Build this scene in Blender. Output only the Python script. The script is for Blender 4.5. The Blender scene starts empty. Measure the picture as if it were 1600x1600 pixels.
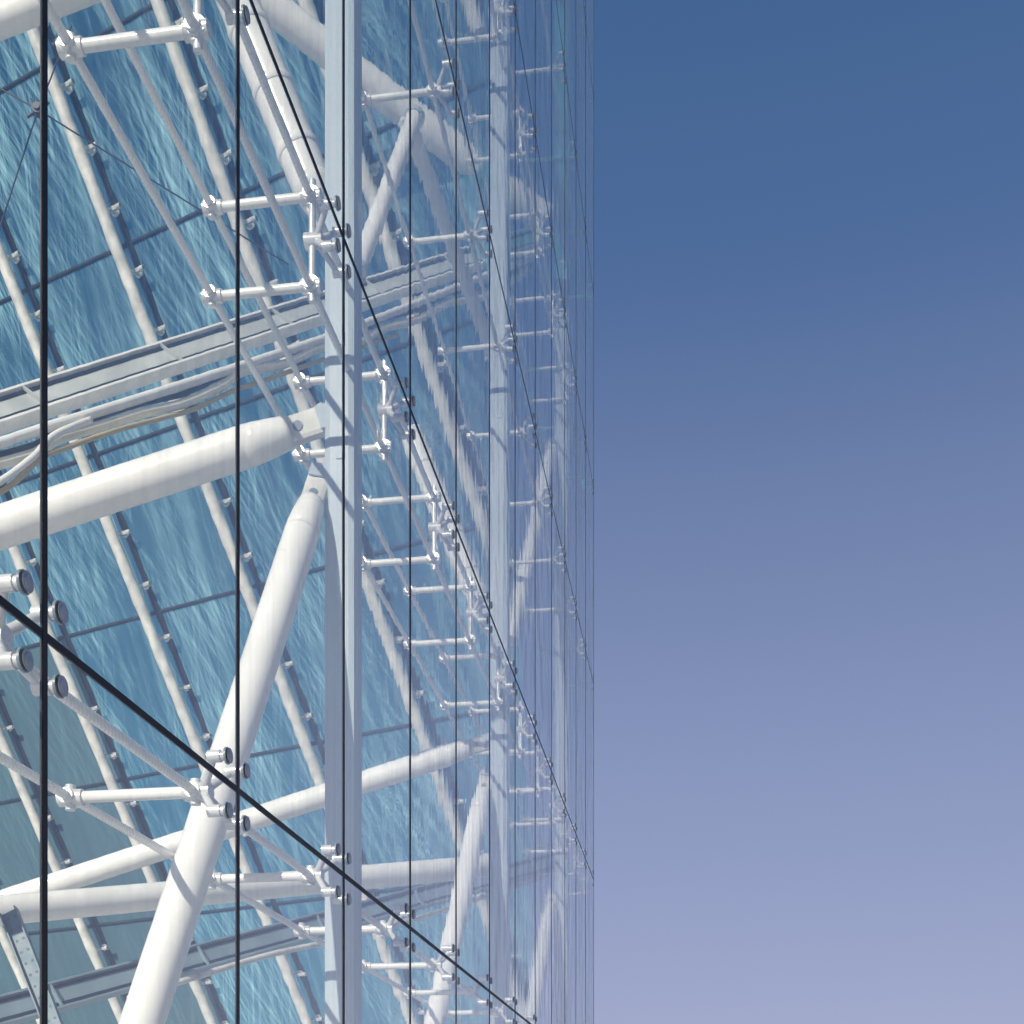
import bpy, bmesh, math, random
from mathutils import Vector, Matrix
random.seed(7)
scene = bpy.context.scene
COL = scene.collection
TH = math.atan(0.15); CT, ST = math.cos(TH), math.sin(TH)
CAMX, EYE = 2.0*CT, 1.6
CAM = Vector((CAMX, 0, EYE))
FWD = Vector((-ST, CT, 0)); RGT = Vector((CT, ST, 0)); UP = Vector((0, 0, 1))
def U(px, py, Z):
    return CAM + Z*(FWD + RGT*((px-800)/2000) + UP*((1817-py)/2000))
def proj(P):
    v = P-CAM; z = v.dot(FWD)
    if z < 0.1: return (-9999, -9999, z)
    return (800+2000*v.dot(RGT)/z, 1817-2000*v.z/z, z)
def CB(r, f, u): return RGT*r + FWD*f + UP*u

# ------------------------------------------------------------------ helpers
def lin(c):
    return tuple(((x/255)/12.92 if x/255 <= .04045 else ((x/255+.055)/1.055)**2.4) for x in c)+(1,)
class NT:
    def __init__(s, name):
        s.m = bpy.data.materials.new(name); s.m.use_nodes = True
        s.t = s.m.node_tree; s.t.nodes.clear()
        s.out = s.n('ShaderNodeOutputMaterial')
    def n(s, typ, **kw):
        nd = s.t.nodes.new(typ)
        for k, v in kw.items(): setattr(nd, k, v)
        return nd
    def l(s, a, b): s.t.links.new(a, b)
    def math(s, op, a, b=None, clamp=False):
        nd = s.n('ShaderNodeMath', operation=op); nd.use_clamp = clamp
        for i, v in enumerate((a, b)):
            if v is None: continue
            if isinstance(v, (int, float)): nd.inputs[i].default_value = v
            else: s.l(v, nd.inputs[i])
        return nd.outputs[0]
    def maprange(s, v, a, b, c, d):
        nd = s.n('ShaderNodeMapRange'); s.l(v, nd.inputs[0])
        for i, x in enumerate((a, b, c, d)): nd.inputs[i+1].default_value = x
        return nd.outputs[0]

def paint(name, col, rough=.4, var=.12, metal=0, scale=3.0, spec=.5):
    t = NT(name); b = t.n('ShaderNodeBsdfPrincipled')
    geo = t.n('ShaderNodeNewGeometry')
    nz = t.n('ShaderNodeTexNoise'); nz.inputs['Scale'].default_value = scale; nz.inputs['Detail'].default_value = 4
    t.l(geo.outputs['Position'], nz.inputs['Vector'])
    f = t.maprange(nz.outputs[0], .3, .7, 1-var, 1+var*.3)
    mx = t.n('ShaderNodeMix', data_type='RGBA', blend_type='MULTIPLY'); mx.inputs[0].default_value = 1
    mx.inputs[6].default_value = (*col, 1)
    cmb = t.n('ShaderNodeCombineColor')
    for i in range(3): t.l(f, cmb.inputs[i])
    t.l(cmb.outputs[0], mx.inputs[7]); t.l(mx.outputs[2], b.inputs['Base Color'])
    b.inputs['Roughness'].default_value = rough; b.inputs['Metallic'].default_value = metal
    b.inputs['Specular IOR Level'].default_value = spec
    t.l(t.maprange(nz.outputs[0], .3, .7, rough-.08, rough+.12), b.inputs['Roughness'])
    t.l(b.outputs[0], t.out.inputs[0])
    t.b = b; return t

M = {}
M['white'] = paint('white_paint', (.88, .87, .82), .24, .10).m
M['mullion'] = paint('cream_grey_paint', (.72, .71, .65), .35, .3, scale=5).m
M['column'] = paint('shaded_column_paint', (.46, .53, .57), .5, .08, scale=1.2).m  # darker and bluer than the white steel, putting the column's shade into its colour
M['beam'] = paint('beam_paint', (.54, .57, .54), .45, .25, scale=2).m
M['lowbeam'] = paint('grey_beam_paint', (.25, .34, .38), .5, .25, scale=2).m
M['cream'] = paint('cream_conduit', (.90, .86, .72), .25).m
M['ochre'] = paint('ochre_wire', (.55, .44, .22), .5).m
M['steel'] = paint('brushed_steel', (.34, .37, .40), .35, .2, metal=.6, scale=20).m
M['steelpale'] = paint('pale_fitting', (.80, .80, .77), .25, .15, metal=.3, scale=9).m
M['washer'] = paint('grey_washer', (.20, .24, .28), .35, .2).m
M['rubber'] = paint('black_sealant', (.008, .009, .011), .5, .3, spec=.25).m
M['darkjoint'] = paint('dark_joint', (.006, .020, .035), .6, .3).m
M['wire'] = paint('dark_wire', (.04, .05, .06), .5).m
M['galv'] = paint('galvanised', (.13, .19, .22), .5, .2, metal=.1, scale=8).m
M['hole'] = paint('perforation_shadow', (.08, .12, .14), .6).m
def cable_mat():
    t = paint('twisted_cable', (.94, .93, .89), .2, .04)
    geo = t.n('ShaderNodeNewGeometry'); w = t.n('ShaderNodeTexWave', wave_type='BANDS', bands_direction='DIAGONAL')
    w.inputs['Scale'].default_value = 22; w.inputs['Distortion'].default_value = 0.4
    t.l(geo.outputs['Position'], w.inputs['Vector'])
    bp = t.n('ShaderNodeBump'); bp.inputs['Strength'].default_value = .35; bp.inputs['Distance'].default_value = .01
    t.l(w.outputs['Fac'], bp.inputs['Height']); t.l(bp.outputs[0], t.b.inputs['Normal'])
    return t.m
M['cable'] = cable_mat()
def ground_mat():
    t = paint('pale_stone_paving', (.70, .685, .65), .8, .15, scale=.6)
    geo = t.n('ShaderNodeNewGeometry'); br = t.n('ShaderNodeTexBrick'); br.inputs['Scale'].default_value = 1.2
    br.inputs['Color1'].default_value = (1, 1, 1, 1); br.inputs['Color2'].default_value = (.92, .92, .92, 1); br.inputs['Mortar'].default_value = (.5, .5, .5, 1)
    br.inputs['Mortar Size'].default_value = .008
    t.l(geo.outputs['Position'], br.inputs['Vector'])
    old = t.b.inputs['Base Color'].links[0].from_socket
    mx = t.n('ShaderNodeMix', data_type='RGBA', blend_type='MULTIPLY'); mx.inputs[0].default_value = 1
    t.l(old, mx.inputs[6]); t.l(br.outputs[0], mx.inputs[7]); t.l(mx.outputs[2], t.b.inputs['Base Color'])
    return t.m
M['ground'] = ground_mat()

def facade_glass():
    t = NT('facade_glass'); b = t.n('ShaderNodeBsdfPrincipled')
    geo = t.n('ShaderNodeNewGeometry')
    b.inputs['Base Color'].default_value = (.965, .995, .99, 1); b.inputs['Roughness'].default_value = 0
    b.inputs['IOR'].default_value = 1.58; b.inputs['Transmission Weight'].default_value = 1
    # rolled-glass waviness, uneven from pane to pane and stronger along the building
    mpw = t.n('ShaderNodeMapping'); mpw.inputs['Scale'].default_value = (1, 2.3, 1.15); t.l(geo.outputs['Position'], mpw.inputs[0])
    nw = t.n('ShaderNodeTexNoise'); nw.inputs['Scale'].default_value = 1.25; nw.inputs['Detail'].default_value = 1.5
    t.l(mpw.outputs[0], nw.inputs['Vector'])
    sp = t.n('ShaderNodeSeparateXYZ'); t.l(geo.outputs['Position'], sp.inputs[0])
    bp = t.n('ShaderNodeBump'); bp.inputs['Distance'].default_value = .0030
    t.l(t.maprange(sp.outputs[1], 6.5, 13.5, .15, 1.0), bp.inputs['Strength'])
    t.l(nw.outputs[0], bp.inputs['Height']); t.l(bp.outputs[0], b.inputs['Normal'])
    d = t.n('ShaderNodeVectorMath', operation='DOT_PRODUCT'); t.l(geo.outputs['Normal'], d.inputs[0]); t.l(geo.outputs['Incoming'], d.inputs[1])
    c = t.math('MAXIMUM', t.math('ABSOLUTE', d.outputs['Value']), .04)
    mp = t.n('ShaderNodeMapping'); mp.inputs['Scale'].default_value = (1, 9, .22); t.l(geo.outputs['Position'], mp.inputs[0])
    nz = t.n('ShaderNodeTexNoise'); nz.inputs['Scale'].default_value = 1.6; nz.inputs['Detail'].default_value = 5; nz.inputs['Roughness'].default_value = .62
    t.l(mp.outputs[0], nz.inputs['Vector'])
    dust_veil = t.maprange(nz.outputs[0], .38, .72, .004, .034)  # thin dust plus painted reflection haze, in upright streaks, denser at grazing angles
    fac = t.math('SUBTRACT', 1.0, t.math('POWER', t.math('SUBTRACT', 1.0, dust_veil), t.math('DIVIDE', 1.0, c)), True)
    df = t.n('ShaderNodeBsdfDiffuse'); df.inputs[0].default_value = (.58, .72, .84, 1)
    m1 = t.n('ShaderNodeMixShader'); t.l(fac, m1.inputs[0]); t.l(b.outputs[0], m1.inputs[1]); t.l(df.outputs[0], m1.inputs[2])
    t.l(m1.outputs[0], t.out.inputs[0])
    return t.m
M['glass'] = facade_glass()

EV = CB(-.883, .469, 0).normalized(); MV = CB(-.3414, -.2134, .9155).normalized()
NV = EV.cross(MV).normalized()
if NV.dot(FWD) < 0: NV = -NV
BV = NV.cross(EV).normalized()
if BV.z < 0: BV = -BV
def lean_glass(name, dark):
    t = NT(name); geo = t.n('ShaderNodeNewGeometry')
    def dot(v):
        d = t.n('ShaderNodeVectorMath', operation='DOT_PRODUCT'); t.l(geo.outputs['Position'], d.inputs[0]); d.inputs[1].default_value = v
        return d.outputs['Value']
    a, b = dot(EV), dot(BV)
    cmb = t.n('ShaderNodeCombineXYZ'); t.l(a, cmb.inputs[0]); t.l(b, cmb.inputs[1])
    def streak(rot, sx, sy, lo, hi, scale, det=7, rough=.65):
        r = t.n('ShaderNodeMapping'); r.inputs['Rotation'].default_value = (0, 0, math.radians(rot)); t.l(cmb.outputs[0], r.inputs[0])
        s = t.n('ShaderNodeMapping'); s.inputs['Scale'].default_value = (sx, sy, 1); t.l(r.outputs[0], s.inputs[0])
        nz = t.n('ShaderNodeTexNoise'); nz.inputs['Scale'].default_value = scale; nz.inputs['Detail'].default_value = det; nz.inputs['Roughness'].default_value = rough
        t.l(s.outputs[0], nz.inputs['Vector'])
        return t.maprange(nz.outputs[0], lo, hi, 0, 1)
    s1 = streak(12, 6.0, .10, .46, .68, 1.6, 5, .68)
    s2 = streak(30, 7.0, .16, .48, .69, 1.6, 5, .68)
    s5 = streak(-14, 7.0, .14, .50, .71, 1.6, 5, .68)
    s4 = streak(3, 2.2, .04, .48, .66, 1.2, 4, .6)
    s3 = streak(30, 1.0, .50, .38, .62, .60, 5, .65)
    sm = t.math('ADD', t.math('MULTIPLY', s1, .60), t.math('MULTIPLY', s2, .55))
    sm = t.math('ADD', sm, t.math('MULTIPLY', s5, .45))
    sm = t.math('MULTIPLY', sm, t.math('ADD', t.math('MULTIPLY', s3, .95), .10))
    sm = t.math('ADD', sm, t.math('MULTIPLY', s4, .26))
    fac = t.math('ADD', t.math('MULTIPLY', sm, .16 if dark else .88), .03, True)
    if dark:
        tr = t.n('ShaderNodeBsdfDiffuse'); tr.inputs[0].default_value = (.055, .115, .145, 1)
    else:
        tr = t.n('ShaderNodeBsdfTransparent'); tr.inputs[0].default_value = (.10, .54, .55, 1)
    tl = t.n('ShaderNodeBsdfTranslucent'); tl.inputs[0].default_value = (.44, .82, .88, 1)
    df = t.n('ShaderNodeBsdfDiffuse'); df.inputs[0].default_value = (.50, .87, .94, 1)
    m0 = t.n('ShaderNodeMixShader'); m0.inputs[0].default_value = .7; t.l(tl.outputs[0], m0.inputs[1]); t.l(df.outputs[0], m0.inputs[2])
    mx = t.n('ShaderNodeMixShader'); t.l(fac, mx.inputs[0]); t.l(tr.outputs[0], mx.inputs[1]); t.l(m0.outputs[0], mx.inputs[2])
    t.l(mx.outputs[0], t.out.inputs[0]); return t.m
M['lean'] = lean_glass('streaked_glass', False)
M['greypanel'] = lean_glass('streaked_dark_panel', True)

def basis(d):
    d = d.normalized(); h = Vector((0, 0, 1)) if abs(d.z) < .95 else Vector((1, 0, 0))
    x = d.cross(h).normalized(); y = x.cross(d).normalized(); return x, y, d
def tube(bm, p0, p1, r0, r1=None, n=20, caps=True, mi=0):
    r1 = r0 if r1 is None else r1
    x, y, d = basis(p1-p0); A = []; B = []
    for i in range(n):
        a = 2*math.pi*i/n; o = x*math.cos(a)+y*math.sin(a)
        A.append(bm.verts.new(p0+o*r0)); B.append(bm.verts.new(p1+o*r1))
    for i in range(n):
        f = bm.faces.new((A[i], A[(i+1) % n], B[(i+1) % n], B[i])); f.smooth = True; f.material_index = mi
    if caps:
        ca = [bm.verts.new(v.co) for v in A]; cb = [bm.verts.new(v.co) for v in B]
        f = bm.faces.new(ca[::-1]); f.material_index = mi; f = bm.faces.new(cb); f.material_index = mi
def lathe(bm, p0, d, prof, n=24):
    x, y, d = basis(d); rings = []
    for s, r in prof:
        rings.append([bm.verts.new(p0+d*s+(x*math.cos(2*math.pi*k/n)+y*math.sin(2*math.pi*k/n))*r) for k in range(n)])
    for a, b in zip(rings, rings[1:]):
        for k in range(n):
            f = bm.faces.new((a[k], a[(k+1) % n], b[(k+1) % n], b[k])); f.smooth = True
    bm.faces.new(rings[0][::-1]); bm.faces.new(rings[-1])
def polytube(bm, pts, r, n=10):
    rings = []
    for i, p in enumerate(pts):
        d = (pts[min(i+1, len(pts)-1)]-pts[max(i-1, 0)]); x, y, _ = basis(d)
        rings.append([bm.verts.new(p+(x*math.cos(2*math.pi*k/n)+y*math.sin(2*math.pi*k/n))*r) for k in range(n)])
    for a, b in zip(rings, rings[1:]):
        for k in range(n):
            f = bm.faces.new((a[k], a[(k+1) % n], b[(k+1) % n], b[k])); f.smooth = True
    bm.faces.new(rings[0][::-1]); bm.faces.new(rings[-1])
def obox(bm, c, ax, ay, az, hx, hy, hz, bev=0, mi=0):
    vs = {}
    for i in (-1, 1):
        for j in (-1, 1):
            for k in (-1, 1): vs[i, j, k] = bm.verts.new(c+ax*hx*i+ay*hy*j+az*hz*k)
    Q = [((-1,-1,-1),(-1,-1,1),(-1,1,1),(-1,1,-1)), ((1,-1,-1),(1,1,-1),(1,1,1),(1,-1,1)),
         ((-1,-1,-1),(1,-1,-1),(1,-1,1),(-1,-1,1)), ((-1,1,-1),(-1,1,1),(1,1,1),(1,1,-1)),
         ((-1,-1,-1),(-1,1,-1),(1,1,-1),(1,-1,-1)), ((-1,-1,1),(1,-1,1),(1,1,1),(-1,1,1))]
    fs = [bm.faces.new([vs[q] for q in f]) for f in Q]
    for f in fs: f.material_index = mi
    if bev:
        es = {e for f in fs for e in f.edges}
        bmesh.ops.bevel(bm, geom=list(es), offset=bev, segments=2, affect='EDGES', profile=.6)
X, Y, Z = Vector((1,0,0)), Vector((0,1,0)), Vector((0,0,1))
def box(bm, x0, x1, y0, y1, z0, z1, bev=0, mi=0):
    obox(bm, Vector(((x0+x1)/2, (y0+y1)/2, (z0+z1)/2)), X, Y, Z, (x1-x0)/2, (y1-y0)/2, (z1-z0)/2, bev, mi)
def link(name, me, parent=None, loc=(0,0,0)):
    o = bpy.data.objects.new(name, me); COL.objects.link(o); o.parent = parent; o.location = loc; return o
def mesh(name, bm, mats):
    bmesh.ops.recalc_face_normals(bm, faces=bm.faces)
    me = bpy.data.meshes.new(name); bm.to_mesh(me); bm.free()
    for m in (mats if isinstance(mats, list) else [mats]): me.materials.append(m)
    return me
def part(name, bm, mats, parent, loc=(0,0,0)): return link(name, mesh(name, bm, mats), parent, loc)
def tag(o, label, cat, group=None):
    o['label'] = label; o['category'] = cat
    if group: o['group'] = group
    return o
def thing(name, loc, label, cat, group=None):
    o = bpy.data.objects.new(name, None); COL.objects.link(o); o.location = loc; o.empty_display_size = .2
    return tag(o, label, cat, group)
def copy_tree(o, parent=None):
    c = o.copy(); COL.objects.link(c); c.parent = parent
    for ch in list(o.children): copy_tree(ch, c)
    return c
NB = bmesh.new

# ------------------------------------------------------------------ ground
bm = NB(); s = 1500
f = bm.faces.new([bm.verts.new(v) for v in ((-s,-s,0),(s,-s,0),(s,s,0),(-s,s,0))])
g = part('ground', bm, M['ground'], None); g['kind'] = 'structure'

# ------------------------------------------------------------------ glass facade: panes, joints
T0 = (3.883-CAMX*ST)/CT; W = 1.612/CT
def tk(k): return T0+W*k
K0, K1 = -1, 12
HA, DH = 1.6+1.6, 3.536
rows = [0.05, HA]+[HA+DH*i for i in range(1, 7)]
YS, YE = tk(K0), tk(K1)
ORD = ['first','second','third','fourth','fifth','sixth','seventh','eighth','ninth','tenth','eleventh','twelfth','thirteenth','fourteenth']
ROW = ['in the bottom row under the lowest joint', 'between the lowest and second joints', 'between the second and third joints',
       'between the third and fourth joints', 'between the fourth and fifth joints', 'between the fifth and sixth joints', 'in the row above the sixth joint']
def bolt_into(bm, c):
    tube(bm, c+X*.003, c+X*.006, .032, .031, 20); tube(bm, c+X*.006, c+X*.008, .022, .020, 20)
    tube(bm, c-X*.022, c-X*.013, .036, .036, 20, mi=1); tube(bm, c-X*.10, c-X*.022, .020, .020, 12, mi=2)
bb = NB(); bolt_into(bb, Vector((0,0,0))); bolt_me = mesh('bolt', bb, [M['steel'], M['washer'], M['steelpale']])
E = .007; BY, BZ = .105, .115
for r in range(len(rows)-1):
    h = rows[r+1]-rows[r]
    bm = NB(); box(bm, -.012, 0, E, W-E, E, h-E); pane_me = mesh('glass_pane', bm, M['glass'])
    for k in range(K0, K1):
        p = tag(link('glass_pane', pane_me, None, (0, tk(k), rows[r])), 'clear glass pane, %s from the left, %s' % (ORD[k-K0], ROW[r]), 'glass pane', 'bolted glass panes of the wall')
        for y in (BY, W-BY):
            for z in ((BZ, h-BZ) if r else (h-BZ,)): link('bolt', bolt_me, p, (0, y, z))
for k in range(K0, K1+1):
    bm = NB(); box(bm, -.016, .002, -.0145, .0145, 0, rows[-1])
    tag(part('sealant_joint', bm, M['rubber'], None, (0, tk(k), 0)), 'thin black upright joint between glass panes, %s from the left' % ORD[k-K0] if k < K1 else 'thin black upright edge strip where the glass ends against the sky', 'joint', 'upright black joints')
for i, z in enumerate(rows[1:-1]):
    bm = NB(); box(bm, -.015, .001, 0, YE-YS, -.0135, .0135)
    tag(part('sealant_joint', bm, M['rubber'], None, (0, YS, z)), 'black joint slanting down to the right across the glass, %s from the bottom' % ORD[i], 'joint', 'slanting black joints')

# ------------------------------------------------------------------ cable trusses
def spider_mesh(double):
    bm = NB(); hub = Vector((-.19, 0, 0))
    tube(bm, hub+X*.06, hub-X*.04, .038, .045, 16)
    for y in (-BY, BY):
        for z in (-BZ, BZ):
            tube(bm, hub+X*.02, Vector((-.075, y, z)), .022, .015, 12)
            tube(bm, Vector((-.10, y, z)), Vector((-.045, y, z)), .026, .026, 14)
    if double:
        tube(bm, hub-Z*.34, hub+Z*.34, .020, .020, 14)
        for s in (-1, 1): tube(bm, hub+Z*.25*s-Y*.03, hub+Z*.25*s+Y*.03, .045, .045, 14)
    return mesh('spider_fitting', bm, M['steelpale'])
sp = [spider_mesh(0), spider_mesh(1)]
QO, QI = .20, .775
st_bm = NB(); tube(st_bm, Vector((-QO-.03,0,0)), Vector((-QI+.03,0,0)), .026, .026, 16); strut_me = mesh('strut', st_bm, M['white'])
c_bm = NB(); tube(c_bm, Vector((0,-.05,0)), Vector((0,.05,0)), .034, .034, 16); tube(c_bm, Vector((-.05,0,0)), Vector((.06,0,0)), .039, .036, 16)
tube(c_bm, Vector((0,0,-.055)), Vector((0,0,.055)), .022, .022, 12); clamp_me = mesh('clamp', c_bm, M['steelpale'])
def truss(z, label, spd):
    t = thing('cable_truss', (0, YS, z), label, 'truss', 'cable trusses behind the glass')
    for q in (QO, QI):
        bm = NB(); tube(bm, Vector((-q, 0, 0)), Vector((-q, YE-YS, 0)), .021, .021, 12); part('cable', bm, M['cable'], t)
    for k in range(0, K1+1):
        s = link('strut', strut_me, t, (0, tk(k)-YS, 0))
        link('clamp', clamp_me, s, (-QO, 0, 0)); link('clamp', clamp_me, s, (-QI, 0, 0))
        if spd is not None: link('spider_fitting', sp[0 if spd == 0 else 1], t, (0, tk(k)-YS, spd))
truss(rows[1], 'single cable truss of white rods along the lowest diagonal glass joint', 0)
truss(rows[2]+.25, 'upper cable truss of the pair along the long joint crossing the middle', -.25)
truss(rows[2]-.25, 'lower cable truss of the pair along the long joint crossing the middle', None)
truss(rows[3], 'single cable truss along the steep third joint between the two wider columns', 0)
truss(rows[4]+.25, 'upper cable truss of the small pair on the fourth joint, near the far corner', -.25)
truss(rows[4]-.25, 'lower cable truss of the small pair on the fourth joint, near the far corner', None)
truss(rows[5], 'small distant cable truss on the fifth joint, topmost at the far corner', 0)

# ------------------------------------------------------------------ columns
CQ = .25; CY = 7.73; CSP = 6.17; NODE1 = 1.6+4.65; NODE2 = 1.6+4.23
def column(y, label):
    t = thing('steel_column', (-CQ, y, 0), label, 'column', 'pale columns behind the glass')
    bm = NB(); box(bm, -.105, .100, -.10, .10, 0.02, rows[-1], .045); part('shaft', bm, M['column'], t)
    for s in (-1, 1):
        bm = NB(); box(bm, .098*s-.005, .098*s+.005, -.055, -.045, .02, rows[-1], .002); part('edge_strip', bm, M['column'], t)
    for z in (NODE1+.42, NODE1-.28, HA+.3, rows[3]-.5):
        bm = NB(); box(bm, -.02, .035, -.106, -.09, z-.04, z+.04, .004)
        part('bracket', bm, M['column'], t)
    bm = NB(); box(bm, -.2, .2, -.2, .2, 0.004, .03, .004); part('base_plate', bm, M['galv'], t)
    return t
column(CY, 'widest pale box column, standing close behind the glass left of centre')
column(CY+CSP, 'second pale column, about half as wide, further along behind the glass')
column(CY+2*CSP, 'narrowest and farthest pale column, near the far corner of the glass')

# ------------------------------------------------------------------ brace tubes
def brace(p0, p1, r, label, group=None, lug=.5, flat=FWD, name='brace_tube', shadow_bands=0):
    t = thing(name, p0, label, 'tube', group)
    d = (p1-p0); L = d.length; d.normalize(); o = Vector((0,0,0))
    if lug:
        w = d.cross(flat).normalized(); fl = w.cross(d).normalized()
        bm = NB(); tube(bm, d*(lug*1.0), d*L, r, r, 32); part('tube', bm, M['white'], t)
        bm = NB(); lathe(bm, o, d, [(lug*.46, r*.70), (lug*.52, r*.80), (lug*.70, r*.90), (lug*.85, r*.97), (lug*1.0, r)], 32); part('end_cone', bm, M['white'], t)
        bm = NB(); obox(bm, d*(lug*.27), d, w, fl, lug*.30, r*.72, r*.30, .03); part('lug_plate', bm, M['mullion'], t)
        bm = NB(); tube(bm, d*(lug*.36)-fl*r*.36, d*(lug*.36)+fl*r*.36, r*.26, r*.26, 20); part('pin', bm, M['washer'], t)
        for s in (-1, 1):
            bm = NB(); obox(bm, d*(lug*.02)+fl*r*.40*s, d, w, fl, lug*.10, r*.60, r*.07, .006); part('fork', bm, M['column'], t)
    else:
        bm = NB(); tube(bm, o, d*L, r, r, 32); part('tube', bm, M['white'], t)
        for a in (0, L-.06):
            bm = NB(); tube(bm, d*a, d*(a+.06), r*1.15, r*1.15, 32); part('collar', bm, M['column'], t)
    for i in range(shadow_bands):
        a = lug+.20+(L-lug-.2)*i/shadow_bands
        bm = NB(); lathe(bm, o, d, [(a, r*1.0), (a+.008, r*1.05), (a+.06, r*1.05), (a+.068, r*1.0)], 32); part('band', bm, M['white'], t)  # added rings, shaped to suggest shadow segments along the tube
    return t
colz = 7.97
t1 = brace(U(512, 655, colz+.05), U(-900, 1120, colz+.05), .122, 'thick white tube rising to the right, its holed lug pinned to the widest column', 'sloping tubes pinned to the columns', .56)
c = copy_tree(t1); c.location.y += CSP; c['label'] = 'sloping white tube low behind the second column, running down to the left edge'
t2 = brace(U(499, 742, colz), U(190, 1690, 6.1), .105, 'fat white tube leaning steeply from the widest column down to the bottom left', 'steep tubes pinned to the columns', .56)
c = copy_tree(t2); c.location.y += CSP; c['label'] = 'smaller steep white tube leaning left from the second column near the bottom'
c = copy_tree(t2); c.location.y += 2*CSP; c['label'] = 'faint small steep tube leaning from the farthest column near the bottom'
c = copy_tree(t2); c.location.y += 2*CSP; c.location.z += 7.07; c['label'] = 'faint small steep tube leaning from the farthest column at mid height'
t3 = brace(U(510, 352, 8.6), U(314, -135, 8.6), .138, 'bright sunlit white tube dropping from the top edge down to the widest column', 'bright tubes above the long middle joint', .30, shadow_bands=4)
c = copy_tree(t3); c.location.y += CSP; c['label'] = 'short white tube dropping to the second column along the long middle joint'
brace(U(-60, 1428, 10.5), U(765, 1353, 14.4), .125, 'nearly level white tube low in the picture, running behind the widest column', None, 0)
brace(U(395, -12, 17.6), U(850, 345, 19.2), .21, 'sunlit white tube sloping down to the right across the top centre', None, 0)
brace(U(-120, 78, 9.0), U(190, -42, 9.0), .10, 'white tube cutting across the extreme top left corner of the glass', None, 0)
brace(U(648, 180, 13.0), U(556, 425, 12.2), .085, 'short steep white tube leaning left just right of the widest column, upper half', None, 0)
brace(U(636, 190, 13.2), U(770, 560, 16.5), .085, 'short steep white tube leaning right between the two wider columns, upper half', None, 0)

# ------------------------------------------------------------------ beams with conduits
def beam(pl, pr, h, label, wm, fm):
    t = thing('truss_beam', pl, label, 'beam', 'sloping beams carrying conduits')
    d = pr-pl; L = d.length; d.normalize(); w = FWD; w = (w-d*w.dot(d)).normalized(); u = w.cross(d).normalized()
    if u.z < 0: u = -u
    c = d*L/2
    bm = NB(); obox(bm, c, d, w, u, L/2, .03, h*.5, 0); part('web', bm, wm, t)
    for s in (-1, 1):
        bm = NB(); obox(bm, c+u*h*.53*s, d, w, u, L/2, .07, h*.05, .004); part('flange', bm, fm, t)
        bm = NB(); obox(bm, c+u*h*.36*s-w*.035, d, w, u, L/2-.05, .006, .018, 0); part('edge_seal', bm, M['darkjoint'], t)
    n = int(L/2.2)
    for i in range(n):
        bm = NB(); obox(bm, d*(1.0+i*2.2)-w*.05, d, w, u, .012, .02, h*.47, 0); part('stiffener', bm, wm, t)
    return d, u, w
def conduit(pts, r, m, label, name='conduit', cat='conduit'):
    P = [pts[0]]+pts+[pts[-1]]; out = []
    for i in range(1, len(P)-2):
        for k in range(8):
            t = k/8; a, b, c, d = P[i-1], P[i], P[i+1], P[i+2]
            out.append(.5*((2*b)+(c-a)*t+(2*a-5*b+4*c-d)*t*t+(3*b-a-3*c+d)*t**3))
    out.append(P[-2]); o = out[0].copy()
    bm = NB(); polytube(bm, [p-o for p in out], r); ob = part(name, bm, m, None, o); ob['label'] = label; ob['category'] = cat
    ob['group'] = 'conduits slung under the beams'; return ob
ZL, ZR = 12.2, 20.6
bl, br = U(-60, 664, ZL), U(845, 370, ZR)
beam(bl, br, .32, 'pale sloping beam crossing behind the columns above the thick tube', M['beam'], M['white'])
def bp(px, py, dz=-.3):
    f = (px+60)/905; return U(px, py, 1/((1-f)/ZL+f/ZR)+dz)
A1p = [(-40,706),(60,672),(160,641),(270,606),(400,564),(520,524),(640,478),(760,430),(830,404)]
A2p = [(-40,734),(50,710),(90,686),(150,668),(220,646),(280,632),(340,606),(380,580),(440,570),(500,544),(560,534),(600,513),(650,500),(700,474),(760,462),(825,422)]
conduit([bp(*p) for p in A1p], .050, M['white'], 'white conduit slung directly under the upper beam')
conduit([bp(*p) for p in A2p], .050, M['cream'], 'cream conduit with gentle waves hanging below the upper beam')
conduit([bp(x, y-15, -.22) for x, y in A2p], .028, M['wire'], 'dark strip standing in for shade between the white and cream conduits, upper beam')  # thin tube added to draw the dark shaded gap between conduits and beam
conduit([bp(-40,792,-.6),bp(20,755,-.6),bp(60,718,-.6),bp(110,697,-.5),bp(190,670,-.45),bp(300,640),bp(360,612),bp(420,592),bp(520,556),bp(620,524)], .026, M['ochre'], 'ochre wire curving up from the left edge to the upper beam')
conduit([bp(-40,775,-.6),bp(10,745,-.6),bp(50,715,-.6),bp(85,680,-.5),bp(140,656,-.4)], .034, M['white'], 'short white hose bending up to the upper beam at the left edge')
ZL2, ZR2 = 13.4, 22.4
b2l, b2r = U(-40, 1592, ZL2), U(872, 1344, ZR2)
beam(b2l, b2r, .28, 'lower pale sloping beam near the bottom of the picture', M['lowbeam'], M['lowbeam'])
def bq(px, py, dz=-.3):
    f = (px+40)/912; return U(px, py, 1/((1-f)/ZL2+f/ZR2)+dz)
conduit([bq(200,1560),bq(300,1528),bq(420,1492),bq(520,1470),bq(640,1438),bq(760,1400),bq(860,1366)], .040, M['mullion'], 'white conduit slung under the lower beam')

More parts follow.
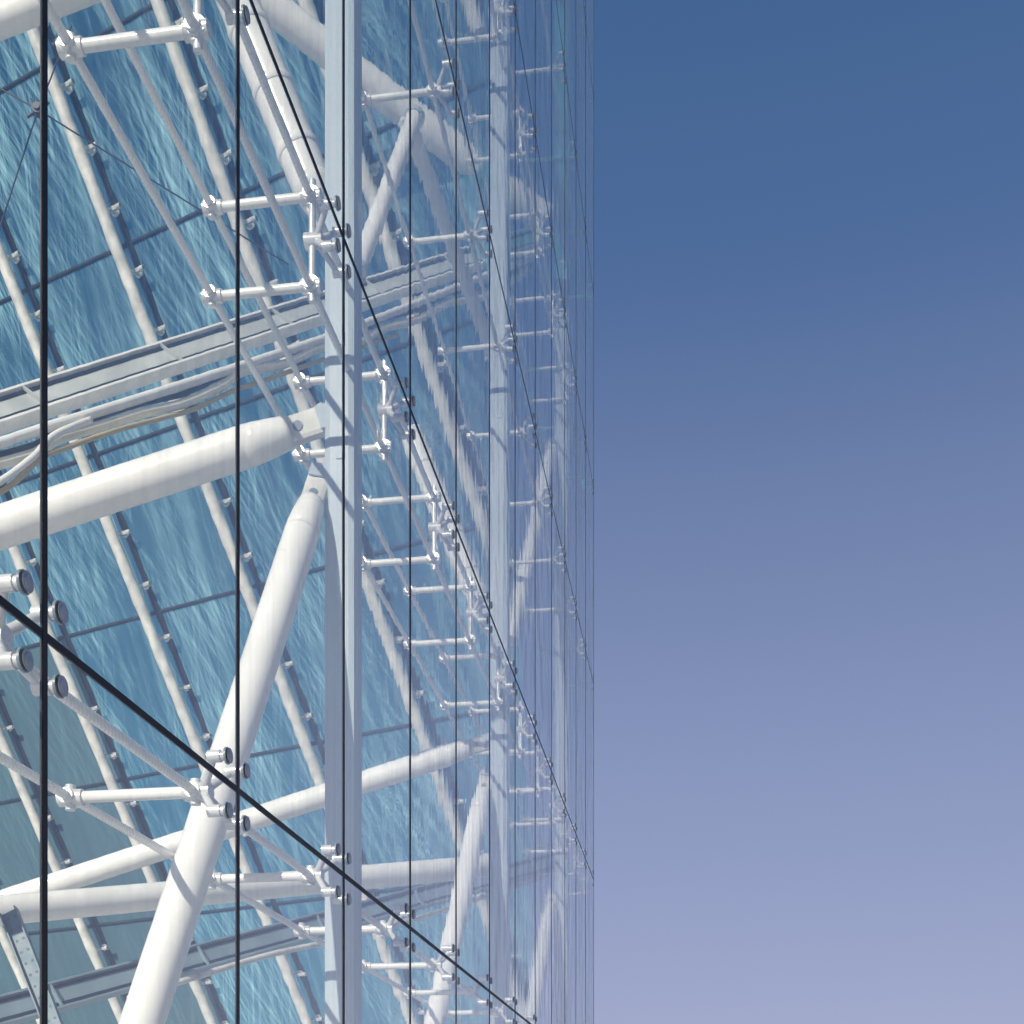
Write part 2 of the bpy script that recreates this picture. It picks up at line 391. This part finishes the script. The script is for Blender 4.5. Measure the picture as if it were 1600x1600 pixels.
# ------------------------------------------------------------------ bracing wires with a hub
hb = U(58, 172, 9.6)
t = thing('bracing_wires', hb, 'thin dark bracing wires meeting at a small star hub near the upper left', 'wire')
for p in (U(-60,105,9.6), U(450,414,10.6), U(-15,395,9.2), U(110,40,9.9)):
    bm = NB(); tube(bm, Vector((0,0,0)), p-hb, .006, .006, 8); part('wire', bm, M['wire'], t)
bm = NB(); tube(bm, FWD*-.03, FWD*.03, .04, .04, 20); tube(bm, FWD*-.045, FWD*-.03, .025, .025, 16)
for a in range(4):
    dd = RGT*math.cos(.6+a*1.57)+UP*math.sin(.6+a*1.57); tube(bm, dd*.03, dd*.10, .014, .009, 10)
part('hub', bm, M['wire'], t)

p0, p1 = U(14, 1425, 10.2), U(98, 1640, 9.8)
t = thing('perforated_channel', p0, 'grey perforated metal channel leaning in the lower left corner', 'channel')
d = (p1-p0); L = d.length; d.normalize(); w = d.cross(FWD).normalized(); fl = w.cross(d).normalized()
bm = NB(); obox(bm, d*L/2, d, w, fl, L/2, .06, .008)
for s in (-1, 1): obox(bm, d*L/2+w*.065*s-fl*.02, d, w, fl, L/2, .005, .03)
part('channel', bm, M['galv'], t)
bm = NB()
for i in range(int(L/.11)):
    for s in (-1, 1): tube(bm, d*(.06+i*.11)+w*.028*s-fl*.0095, d*(.06+i*.11)+w*.028*s+fl*.0095, .012, .012, 10)
part('perforation', bm, M['hole'], t)

# ------------------------------------------------------------------ leaning glass wall
P0 = U(306, 655, 22.0)
lw = thing('leaning_glass_wall', P0, 'leaning inner wall of streaky blue glass held by sloping white tubes', 'glass wall')
DA, DB = 2.36, 2.82
XL = -1.0
def clip(poly, fn):
    out = []
    for i in range(len(poly)):
        a, b = poly[i], poly[(i+1) % len(poly)]; fa, fb = fn(a), fn(b)
        if fa >= 0: out.append(a)
        if (fa >= 0) != (fb >= 0): out.append(a+(b-a)*(fa/(fa-fb)))
    return out
def WP(a, b): return P0+EV*a*DA+MV*b*DB
def clipall(poly, zt=26):
    for fn in (lambda p: XL-p.x, lambda p: p.z-.03, lambda p: zt-p.z, lambda p: (YE+6)-p.y):
        if len(poly) >= 3: poly = clip(poly, fn)
    return poly
rest = NB(); np_ = 0
A0, A1, B0, B1 = -7, 9, -6, 5
for a in range(A0, A1):
    for b in range(B0, B1):
        e = .008
        poly = clipall([WP(a+e,b+e), WP(a+1-e,b+e), WP(a+1-e,b+1-e), WP(a+e,b+1-e)])
        if len(poly) < 3: continue
        vis = False
        for p in poly+[sum(poly, Vector())/len(poly)]:
            x, y, z = proj(p)
            if -20 < x < 950 and -20 < y < 1620: vis = True
        grey = a >= 2 and b <= -2
        if vis and np_ < 98:
            bm = NB(); bm.faces.new([bm.verts.new(p-P0) for p in poly]); np_ += 1
            part('wall_panel' if grey else 'streaked_pane', bm, M['greypanel' if grey else 'lean'], lw)
        else:
            f = rest.faces.new([rest.verts.new(p-P0) for p in poly]); f.material_index = 1 if grey else 0
o = part('streaked_pane', rest, [M['lean'], M['greypanel']], lw); o['kind'] = 'stuff'
def seg_clip(p, q):
    for fn in (lambda v: XL-.1-v.x, lambda v: v.z-.05, lambda v: 25.8-v.z):
        fa, fb = fn(p), fn(q)
        if fa < 0 and fb < 0: return None
        if fa < 0: p = p+(q-p)*(fa/(fa-fb))
        elif fb < 0: q = p+(q-p)*(fa/(fa-fb))
    return p, q
for b in range(B0, B1+1):
    s = seg_clip(WP(A0, b), WP(A1, b))
    if s:
        bm = NB(); tube(bm, s[0]-P0, s[1]-P0, .036, .036, 8); part('joint_strip', bm, M['darkjoint'], lw)
nclip = 0
OFF = -NV*.42
def clip_into(c, p, big):
    o_ = p-P0
    tube(c, o_+OFF*.75, o_-NV*.02, .04, .04, 12); tube(c, o_-NV*.07, o_-NV*.03, .07*big, .07*big, 16)
    side = EV*-.15
    obox(c, o_+OFF*.45+side*.7, EV, BV, NV, .12*big, .028, .03); tube(c, o_+OFF*.45+side, o_+OFF*.45+side*1.5, .045*big, .045*big, 12)
extra = NB()
for a in range(A0, A1+1):
    s = seg_clip(WP(a, B0), WP(a, B1))
    if not s: continue
    bm = NB(); tube(bm, s[0]-P0, s[1]-P0, .065, .065, 8); part('joint_strip', bm, M['darkjoint'], lw)
    s2 = seg_clip(WP(a, B0)+OFF, WP(a, B1)+OFF)
    if not s2: continue
    bm = NB(); tube(bm, s2[0]-P0, s2[1]-P0, .104, .104, 24)
    mu = part('mullion_tube', bm, M['mullion'], lw)
    for b in range(B0, B1+1):
        for off in (-.17, .17, .5):
            p = WP(a, b+off)
            if p.x > XL-.1 or p.z < .1: continue
            x, y, z = proj(p)
            if not (-30 < x < 900 and -30 < y < 1630): continue
            if off == .5 or nclip >= 98:
                clip_into(extra, p, .85); continue
            nclip += 1
            c = NB(); clip_into(c, p, 1); part('clip', c, M['steelpale'], mu)
o = part('clip', extra, M['steelpale'], lw); o['kind'] = 'stuff'

# ------------------------------------------------------------------ sun, sky, camera
S = CB(-.44, -.74, .48).normalized()
sun = bpy.data.lights.new('sun', 'SUN'); sun.energy = 5.0; sun.angle = math.radians(.5); sun.color = (1, .92, .78)
so = bpy.data.objects.new('sun', sun); COL.objects.link(so); so.rotation_euler = S.to_track_quat('Z', 'Y').to_euler(); so.location = (-20, -30, 30)
w = bpy.data.worlds.new('World'); scene.world = w; w.use_nodes = True; nt = w.node_tree; nt.nodes.clear()
out = nt.nodes.new('ShaderNodeOutputWorld'); bg = nt.nodes.new('ShaderNodeBackground')
sky = nt.nodes.new('ShaderNodeTexSky'); sky.sky_type = 'NISHITA'; sky.sun_disc = False
sky.sun_elevation = math.asin(S.z); sky.sun_rotation = math.atan2(S.x, S.y)
tc = nt.nodes.new('ShaderNodeTexCoord'); sep = nt.nodes.new('ShaderNodeSeparateXYZ'); nt.links.new(tc.outputs['Generated'], sep.inputs[0])
rp = nt.nodes.new('ShaderNodeValToRGB'); cr = rp.color_ramp; cr.interpolation = 'LINEAR'
stops = [(0.0,(164,168,204)), (.105,(157,163,200)), (.288,(138,150,190)), (.444,(112,130,172)), (.568,(78,108,157)), (.663,(66,101,149)), (1.0,(48,84,135))]
while len(cr.elements) < len(stops): cr.elements.new(.5)
for e, (p, c) in zip(cr.elements, stops): e.position = p; e.color = lin(c)
nt.links.new(sep.outputs['Z'], rp.inputs[0])
sc = nt.nodes.new('ShaderNodeVectorMath'); sc.operation = 'SCALE'; sc.inputs['Scale'].default_value = .10; nt.links.new(sky.outputs[0], sc.inputs[0])
mx = nt.nodes.new('ShaderNodeMix'); mx.data_type = 'RGBA'; mx.inputs[0].default_value = .12
nt.links.new(rp.outputs[0], mx.inputs[6]); nt.links.new(sc.outputs[0], mx.inputs[7])
nt.links.new(mx.outputs[2], bg.inputs[0]); bg.inputs[1].default_value = 1.0
nt.links.new(bg.outputs[0], out.inputs[0])

cam = bpy.data.cameras.new('camera'); co = bpy.data.objects.new('camera', cam); COL.objects.link(co)
co.location = CAM; co.rotation_euler = (math.radians(90), 0, TH)
cam.sensor_width = 36; cam.lens = 45; cam.shift_y = 1017/1600; cam.clip_start = .05; cam.clip_end = 5000
scene.camera = co
scene.view_settings.view_transform = 'Standard'; scene.view_settings.look = 'None'; scene.view_settings.exposure = 0
